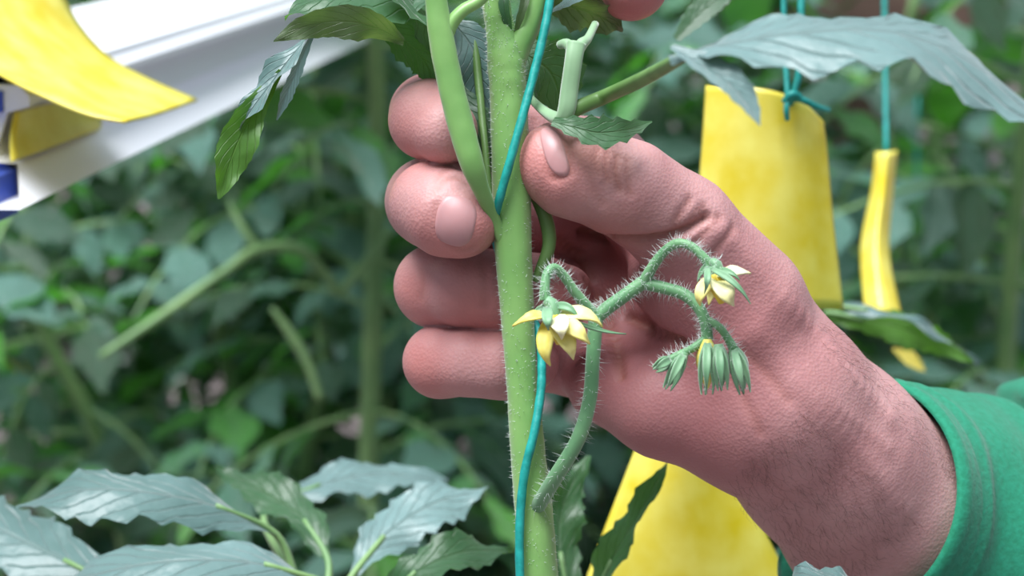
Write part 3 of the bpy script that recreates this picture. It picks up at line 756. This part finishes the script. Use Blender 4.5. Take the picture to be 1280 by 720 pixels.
# grey green petiole right of the stem, forked
gm = MB(); gm.add(*ptube([(650, 108, -6, .8), (668, 128, -8, .9), (684, 142, -13, 1.1), (700, 149, -18, 1.5), (708, 138, -19, 1.9), (712, 110, -19, 1.9), (717, 75, -19, 1.9), (720, 56, -18, 2.1)], 7, 14, ribs=.1, nr=4))
gm.add(*ptube([(719, 66, -18, 1.4), (709, 55, -17, 1.1), (700, 56, -15, .9)], 5, 10)); gm.add(*ptube([(719, 66, -18, 1.5), (728, 54, -17, 1.2), (735, 48, -15, .9), (744, 30, -10, .8)], 5, 10))
go = gm.build('petiole', M['stem_grey'], plant)
rm = MB(); rm.add(*ptube([(704, 147, -18, 1.5), (722, 135, -18, 1.6), (760, 119, -17, 1.5), (805, 98, -40, 1.45), (838, 80, -75, 1.25), (860, 66, -95, 1.0)], 7, 14, ribs=.06, nr=4)); rm.build('petiole', M['stem_dark'], plant)
lm = MB(); lm.add(*ptube([(655, 225, -4, 1.0), (672, 250, -4, 1.3), (684, 280, -4, 1.5), (686, 308, -4, 1.4), (676, 335, -4, 1.1), (668, 352, -4, .8)], 6, 10)); lm.add(*ptube([(592, 40, 6, .9), (599, 110, 2, .9), (606, 180, -4, .8), (612, 235, -6, .7), (622, 280, -7, .7)], 5, 8)); lm.build('petiole', M['stem_dark'], plant)

def qleaf(mid, hw_px, m, nrm, parent=None, name='leaf', dep=None, **k):      # mid: (px,py,dd)
    pts = [Q(*p) for p in mid]; hw = [w * MMPX * (1 + mid[min(i, len(mid) - 1)][2] / 480) for i, w in enumerate(hw_px)]
    V, Fc, uv = blade(pts, hw, nrm, **k); return mesh(name, V, Fc, m, parent or plant, True, uv)
def nv(x, y, z): return (RIGHT * x - FWD * y + UPV * z).normalized()    # y: towards the viewer
# leaf at top left: bright blade above, dark rolled underside below
qleaf([(580, -40, 0), (505, -12, -2), (440, -10, -4), (390, 2, -6), (356, 22, -8)], [6, 60, 44, 24, 2], M['leaf'], nv(.15, .45, .9), fold=-.25, serr=.1, ripple=.001)
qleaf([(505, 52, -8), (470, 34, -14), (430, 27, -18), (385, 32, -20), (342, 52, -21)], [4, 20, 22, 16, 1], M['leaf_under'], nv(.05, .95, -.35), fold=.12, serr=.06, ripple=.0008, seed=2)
qleaf([(470, -40, -8), (520, 5, -4), (535, 25, 0), (548, 70, 6)], [30, 46, 36, 4], M['leaf'], nv(-.2, .6, .8), fold=.1, seed=3)
# hanging narrow leaf
qleaf([(392, 38, -8), (362, 74, -11), (338, 106, -13), (314, 138, -14), (298, 164, -14)], [5, 17, 20, 14, 1], M['leaf_blue'], nv(-.35, .75, .55), fold=.45, serr=.07, ripple=.001, seed=1)
qleaf([(352, 88, -12), (322, 130, -13), (300, 172, -14), (285, 210, -14), (274, 249, -14)], [4, 17, 27, 19, 1], M['leaf_bright'], lambda u: nv(.1 + .3 * u, .95, .1), fold=.4, serr=.06, ripple=.001, seed=1)
qleaf([(390, 44, -4), (372, 85, -4), (358, 118, -4), (346, 150, -4)], [3, 8, 9, 1], M['leaf_blue'], nv(.5, .7, .3), fold=.3, seed=4)
# leaves seen between and behind the stems
qleaf([(560, 20, 6), (590, 60, 4), (600, 105, 4), (604, 165, 2)], [10, 34, 36, 3], M['leaf_blue'], nv(.1, .8, .5), fold=.15, seed=5, ripple=.001)
qleaf([(556, 95, 2), (578, 130, 0), (598, 165, -2), (612, 215, -3)], [6, 24, 22, 3], M['leaf'], nv(.4, .8, .1), fold=.3, seed=6)
qleaf([(480, 25, 4), (505, 50, 6), (530, 75, 8), (545, 110, 8)], [14, 28, 22, 3], M['leaf'], nv(-.2, .8, .4), fold=.2, seed=8)
qleaf([(640, 60, 6), (668, 75, 4), (690, 95, 6), (704, 140, 8)], [12, 38, 44, 6], M['leaf'], nv(.1, .9, .2), fold=.1, seed=12)
# axillary tuft in the fork
qleaf([(640, 50, -9), (634, 25, -11), (630, 5, -11), (632, -30, -9)], [2, 6, 7, 3], M['leaf'], nv(-.2, .9, .2), fold=.3, seed=9, nu=12)
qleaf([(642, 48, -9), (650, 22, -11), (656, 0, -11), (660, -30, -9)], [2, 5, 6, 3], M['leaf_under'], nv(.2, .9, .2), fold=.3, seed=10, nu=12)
# dark leaf under the upper fingertip
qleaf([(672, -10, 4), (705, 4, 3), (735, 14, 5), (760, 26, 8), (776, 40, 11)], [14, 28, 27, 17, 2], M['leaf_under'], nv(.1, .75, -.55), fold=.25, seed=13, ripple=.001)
qleaf([(680, 20, 0), (705, 6, -2), (728, -8, -2), (760, -30, 2)], [4, 16, 20, 6], M['leaf_blue'], nv(-.1, .5, .85), fold=.1, seed=14)
# small leaf lying over the thumb
qleaf([(690, 152, -20), (718, 159, -22), (748, 166, -22), (784, 162, -20), (815, 152, -18)], [6, 17, 24, 14, 1], M['leaf'], nv(.05, .92, .35), fold=.2, serr=.2, teeth=6, seed=15)
# big grey-green blurred leaf arching to the right
BL = -95
qleaf([(835, 70, BL), (905, 55, BL - 2), (1000, 40, BL - 4), (1110, 38, BL - 2), (1210, 75, BL + 2), (1330, 165, BL + 8)], [8, 46, 74, 84, 74, 20], M['leaf_blue'], nv(.1, .55, .82), fold=-.2, serr=.16, teeth=8, ripple=.0015, seed=16, nv=10, nu=40)
qleaf([(838, 58, BL - 2), (872, 78, BL - 4), (908, 102, BL - 6), (932, 128, BL - 7), (950, 157, BL - 8)], [5, 22, 27, 18, 1], M['leaf_blue'], nv(.3, .75, .5), fold=.3, serr=.1, teeth=5, seed=17)
qleaf([(845, 50, BL + 6), (880, 12, BL + 8), (930, -20, BL + 10)], [6, 20, 4], M['leaf'], nv(.1, .7, .6), fold=.2, seed=18)

# flower truss
tr = MB(); trC = []
def tadd(pts, hairs=1.0):
    sp = spline([tuple(Q(*p[:3])) + (p[3] / 1000,) for p in pts], 8); tr.add(*tube([q[:3] for q in sp], [q[3] for q in sp], 12)); trC.append(([q[:3] for q in sp], [q[3] for q in sp], hairs))
T = -22
tadd([(668, 640, -9, 1.6), (692, 600, T + 4, 1.6), (722, 550, T, 1.5), (737, 500, T, 1.45), (741, 450, T, 1.45), (745, 395, T, 1.5)])
tadd([(745, 397, T, 1.4), (762, 383, T, 1.4), (783, 368, T, 1.35), (804, 353, T, 1.4)], 1.5)
tadd([(746, 397, T, 1.2), (733, 382, T - 1, 1.1), (718, 364, T - 2, 1.0), (704, 344, T - 3, .95), (693, 335, T - 4, .95), (684, 342, T - 5, .95), (681, 360, T - 6, 1.0), (682, 375, T - 6, 1.3)])
tadd([(803, 355, T, 1.2), (818, 330, T - 2, 1.05), (833, 312, T - 3, .95), (848, 304, T - 4, .95), (864, 308, T - 5, .9), (878, 320, T - 6, .9), (888, 333, T - 6, 1.2)], 1.2)
tadd([(804, 354, T, 1.3), (830, 360, T - 1, 1.25), (855, 368, T - 2, 1.25), (873, 384, T - 3, 1.2), (882, 404, T - 3, 1.2), (884, 425, T - 3, 1.2)], 1.4)
tadd([(880, 398, T - 3, .8), (898, 408, T - 4, .8), (909, 422, T - 4, .8), (917, 436, T - 4, 1.0)])
tadd([(884, 422, T - 3, .9), (868, 434, T - 4, .8), (852, 442, T - 5, .8), (838, 449, T - 5, .8)])
to = tr.build('flower_truss', M['truss'], plant)
hb = MB()
for C_, R_, k in trC: hb.add(*tube_hairs(C_, R_, int(len(C_) * 5 * k), .0024, .000045, rs))
tag(hb.build('truss_hairs', M['hair'], to), kind='stuff')
def petal(parent, a, b_, w, m, nrm, bow=(0, 0, 0), name='petal', pale=False, fold=.25):
    mid = []
    for u in np.linspace(0, 1, 5):
        k = 4 * u * (1 - u); mid.append(tuple(a[i] + (b_[i] - a[i]) * u + bow[i] * k for i in range(3)))
    pts = [Q(*p) for p in mid]; hw = [w * s * MMPX for s in (.7, 1, .8, .38, .03)]
    V, Fc, uv = blade(pts, hw, nrm, fold, 0.0, 3, 12, 6); V2 = [Vector(q) for q in V]
    o = mesh(name, V2, Fc, m, parent, True, uv)
    sm = o.modifiers.new('thickness', 'SOLIDIFY'); sm.thickness = .00035; return o
def flower(c, base, petals, sepals):
    px, py, dd = c
    V, Fc, uv = ptube([(base[0], base[1], dd, .9), (px, py - 14, dd, 1.5), (px, py - 4, dd, 1.8), (px + 1, py + 4, dd, 1.5)], 4, 12)
    f = mesh('flower', V, Fc, M['sepal'], plant, True, uv)
    V, Fc, uv = ptube([(px, py, dd, 1.8), (px + 4, py + 14, dd - 1, 1.6), (px + 9, py + 34, dd - 2, .6)], 4, 10); mesh('anther_cone', V, Fc, M['anther'], f, True, uv)
    for (t, w, m, bow, nr) in petals: petal(f, (px, py, dd), t, w, M[m], nr, bow)
    for (s, t, w, bow) in sepals: petal(f, s, t, w, M['sepal'], nv(0, .9, .3), bow, 'sepal')
    hp = MB(); V, Fc, uv = ptube([(base[0], base[1], dd, 1.0), (px, py - 10, dd, 2.5), (px, py + 4, dd, 2.2)], 4, 8)
    sp_ = [Q(base[0], base[1], dd), Q(px, py - 10, dd), Q(px, py + 4, dd)]; hp.add(*tube_hairs(sp_, [.001, .0025, .0022], 90, .0016, .00005, rs)); tag(hp.build('flower_hairs', M['hair'], f), kind='stuff')
    return f
d1 = T - 8
flower((690, 396, d1), (682, 374), [
 ((640, 407, d1 - 2), 10, 'petal', (0, -6, -2), nv(-.2, .6, .8)), ((688, 458, d1 - 2), 11, 'petal', (-8, 6, -3), nv(-.3, .9, -.1)),
 ((717, 450, d1 - 3), 12, 'petal', (6, 4, -4), nv(.1, .9, .2)), ((738, 430, d1 - 4), 12, 'petal', (6, 0, -4), nv(.2, .8, .4)),
 ((754, 408, d1), 13, 'petal', (8, -9, -2), nv(.2, .6, .7)), ((702, 425, d1 - 7), 13, 'petal_pale', (4, -4, -4), nv(0, .8, .5))],
 [((684, 384, d1 - 3), (686, 414, d1 - 7), 6.5, (-1, 0, -3)), ((692, 382, d1), (724, 400, d1 - 2), 5, (4, -6, -1)), ((720, 402, d1 + 1), (783, 417, d1 + 2), 2.4, (0, 3, 0)), ((688, 384, d1 + 3), (660, 398, d1 + 4), 4, (0, -5, 0))])
d2 = T - 8
flower((893, 345, d2), (888, 332), [
 ((875, 383, d2 - 1), 9, 'petal', (-8, 2, -2), nv(-.4, .8, .1)), ((918, 383, d2 - 3), 13, 'petal_pale', (2, 2, -4), nv(.2, .9, .1)),
 ((939, 341, d2), 10, 'petal_pale', (2, -4, -2), nv(.2, .6, .7)), ((886, 380, d2 + 2), 9, 'petal', (0, 0, 2), nv(-.1, .9, 0))],
 [((890, 336, d2 - 3), (939, 380, d2 - 6), 4.0, (4, -4, -2)), ((884, 334, d2 - 3), (880, 368, d2 - 4), 4, (2, 0, -3)), ((896, 338, d2 - 1), (925, 350, d2 - 4), 4, (2, -4, -1)), ((884, 330, d2 + 1), (872, 352, d2 + 1), 3, (-2, 0, 0))])
def bud(c, tip, w, yellow, name='flower_bud'):
    px, py, dd = c; dx, dy = tip[0] - px, tip[1] - py
    pt = lambda u, r: (px + dx * u, py + dy * u, dd, r)
    V, Fc, uv = ptube([pt(0, .8), pt(.18, w * .8), pt(.42, w), pt(.7, w * .72), pt(1, .25)], 5, 12, ribs=.08)
    b_ = mesh(name, V, Fc, M['petal'] if yellow else M['sepal'], plant, True, uv)
    ln = math.hypot(dx, dy); nx_, ny_ = -dy / ln, dx / ln
    for s, z in ((-1, -1.2), (.1, -2.4), (1, -1.2), (.3, 1.5)):
        k = w * 5.2
        petal(b_, (px + dx * .08, py + dy * .08, dd + z * w * .5), (px + dx * 1.12 + nx_ * s * k * .55, py + dy * 1.12 + ny_ * s * k * .55, dd + z * w * .7), 5.0, M['sepal'], nv(s * .5, .9, 0), (nx_ * s * k * .35, ny_ * s * k * .35, z * w * .45), 'sepal')
    sp_ = [Q(px, py, dd), Q(px + dx * .4, py + dy * .4, dd), Q(px + dx, py + dy, dd)]; hp = MB(); hp.add(*tube_hairs(sp_, [.0012, w / 1000 * 1.2, .0005], 45, .002, .00004, rs)); tag(hp.build('bud_hairs', M['hair'], b_), kind='stuff')
bud((884, 424, T - 4), (884, 486, T - 4), 2.2, True)
bud((898, 430, T - 6), (903, 482, T - 6), 1.8, False)
bud((917, 434, T - 4), (930, 486, T - 4), 2.1, False)
bud((840, 448, T - 5), (820, 461, T - 5), 1.2, False)
bud((856, 440, T - 5), (836, 482, T - 5), 1.5, False)

# ------------------------------------------------------------------ twine wound round the stem
tp = [(697, -80, -8), (688, -5, -9), (680, 40, -10.5), (668, 90, -12), (652, 150, -14), (638, 200, -14.6), (624, 250, -13.5), (618, 278, -9.5), (622, 310, -4.5), (640, 350, -2.5), (660, 385, -3), (674, 420, -7.5), (677, 455, -9.5), (676, 490, -11), (668, 540, -13), (656, 590, -13.5), (650, 650, -13), (650, 720, -13), (655, 800, -12)]
sp = spline([tuple(Q(*p)) for p in tp], 10); V, Fc, uv = tube(sp, [.00092 + .00003 * math.sin(i * 1.1) for i in range(len(sp))], 10)
tag(mesh('garden_twine', V, Fc, M['twine'], None, True, uv), 'teal green garden twine running diagonally across the gripped tomato stem', 'twine')
gt = spline([tuple(P(1147, 120, 1.35)), tuple(P(1145, 330, 1.36)), tuple(P(1147, 480, 1.37)), tuple(Vector((P(1150, 600, 1.38).x, P(1150, 600, 1.38).y, 0)))], 8)
V, Fc, uv = tube(gt, [.0010] * len(gt), 6); tag(mesh('garden_twine', V, Fc, M['twine'], None, True, uv), 'thin blurred teal twine hanging vertically right of the narrow yellow trap', 'twine')

# ------------------------------------------------------------------ nearer neighbours: leaves at the bottom edge and right
def near_plant(label, base_px, d, stem_top, leaves, name='tomato_plant', ds=1.0):
    sc_ = lambda p: (p[0], p[1], p[2] * ds); stem_top = sc_(stem_top); d *= ds; leaves = [([sc_(p) for p in l_[0]],) + tuple(l_[1:]) for l_ in leaves]
    bx = P(base_px, 720, d); t = thing(name, label, 'tomato plant', (bx.x, bx.y, 0), 'tomato plants close to the hand')
    pts = spline([(bx.x, bx.y, -.03), (bx.x + .005, bx.y, .25), tuple(P(*stem_top))], 8)
    V, Fc, uv = tube(pts, [.004] * len(pts), 8); mesh('stem', V, Fc, M['stem_far'], t, True, uv)
    for (mid, hw, mt, nr, kw) in leaves:
        pts = [P(*p) for p in mid]; k = sum(p[2] for p in mid) / len(mid) / F
        V, Fc, uv = blade(pts, [w * k for w in hw], nr, **kw); mesh('leaf', V, Fc, M[mt], t, True, uv)
        c_ = [tuple(P(*stem_top)), tuple(pts[0] * .5 + P(*stem_top) * .5 + Vector((0, 0, -.004))), tuple(pts[0]), tuple(pts[1])]
        V, Fc, uv = tube(spline(c_, 6), [float(x) for x in np.linspace(.0014, .0007, 19)], 7); mesh('petiole', V, Fc, M['stem_far'], t, True, uv)
    return t
K = dict(serr=.14, teeth=8, ripple=.0015, nu=36, nv=10)
near_plant('tomato plant with broad grey green leaves filling the bottom left corner', 330, .66, (400, 760, .66), [
 ([(345, 668, .66), (270, 632, .65), (180, 614, .645), (100, 612, .645), (20, 632, .65)], [8, 42, 56, 44, 2], 'leaf_blue', nv(0, .55, .83), dict(K, fold=-.2, seed=1)),
 ([(420, 735, .64), (330, 705, .63), (220, 700, .625), (110, 720, .63), (20, 760, .64)], [8, 44, 60, 48, 4], 'leaf_blue', nv(0, .5, .85), dict(K, fold=-.2, seed=2)),
 ([(410, 700, .68), (380, 650, .69), (330, 615, .70), (270, 585, .71)], [6, 28, 32, 2], 'leaf', nv(.2, .7, .6), dict(K, fold=.2, seed=3)),
 ([(440, 720, .67), (480, 670, .68), (540, 630, .69), (610, 610, .70)], [6, 34, 40, 2], 'leaf_blue', nv(.1, .6, .7), dict(K, fold=-.1, seed=4)),
 ([(470, 760, .64), (520, 715, .635), (580, 690, .64), (640, 690, .65)], [6, 30, 32, 2], 'leaf', nv(.1, .6, .7), dict(K, fold=.15, seed=5)),
 ([(200, 760, .66), (80, 700, .67), (0, 660, .68), (-80, 620, .69)], [6, 50, 60, 4], 'leaf_blue', nv(0, .6, .8), dict(K, fold=-.2, seed=6)),
 ([(330, 640, .74), (400, 606, .75), (470, 592, .76), (560, 600, .77)], [6, 30, 34, 2], 'leaf_blue', nv(0, .6, .8), dict(K, fold=-.1, seed=7))], ds=.87)
near_plant('tomato plant with one pale grey green leaf peeking up below the forearm', 1030, .47, (1035, 790, .47), [
 ([(1095, 760, .455), (1055, 728, .45), (1010, 722, .45), (955, 745, .455)], [14, 32, 36, 4], 'leaf_blue', nv(-.1, .55, .83), dict(K, fold=-.25, seed=8))])
near_plant('tomato plant with narrow green leaf crossing the bottom yellow trap', 770, .56, (745, 800, .56), [
 ([(735, 770, .56), (765, 700, .555), (800, 640, .55), (838, 570, .55)], [10, 24, 18, 2], 'leaf', nv(-.5, .7, .2), dict(K, fold=.5, seed=9)),
 ([(715, 770, .57), (700, 690, .575), (705, 630, .58), (735, 570, .585)], [8, 30, 26, 2], 'leaf', nv(.3, .7, .3), dict(K, fold=.3, seed=10))])
near_plant('tomato plant with a green drooping leaf behind the wrist above the sleeve', 1190, .72, (1090, 470, .74), [
 ([(1030, 394, .70), (1080, 400, .695), (1130, 412, .695), (1175, 430, .70), (1215, 452, .705)], [6, 17, 23, 15, 1], 'leaf_bright', nv(.1, .9, -.1), dict(K, fold=.15, seed=11)),
 ([(1026, 386, .695), (1085, 388, .688), (1140, 402, .688), (1182, 424, .695), (1224, 456, .70)], [5, 9, 10, 8, 1], 'leaf_blue', nv(.1, .6, .8), dict(K, fold=.1, seed=12))])
# yellowed scraps low in the bed
for i, (px, py, d, s, lab) in enumerate([(22, 456, 1.5, 16, 'small yellowed leaf in the bed at the far left'), (1136, 448, .80, 20, 'small yellow leaf tip under the drooping leaf right of the wrist')]):
    mid = [P(px - s, py - s * .6, d), P(px, py, d), P(px + s, py + s * .8, d)]
    V, Fc, uv = blade(mid, [.1 * s * d / F, .55 * s * d / F, .05 * s * d / F], nv(.1, .8, .4), .2, .1, 5, 12, 4)
    tag(mesh('yellow_leaf', V, Fc, M['leaf_yellow'], None, True, uv), lab, 'leaf')
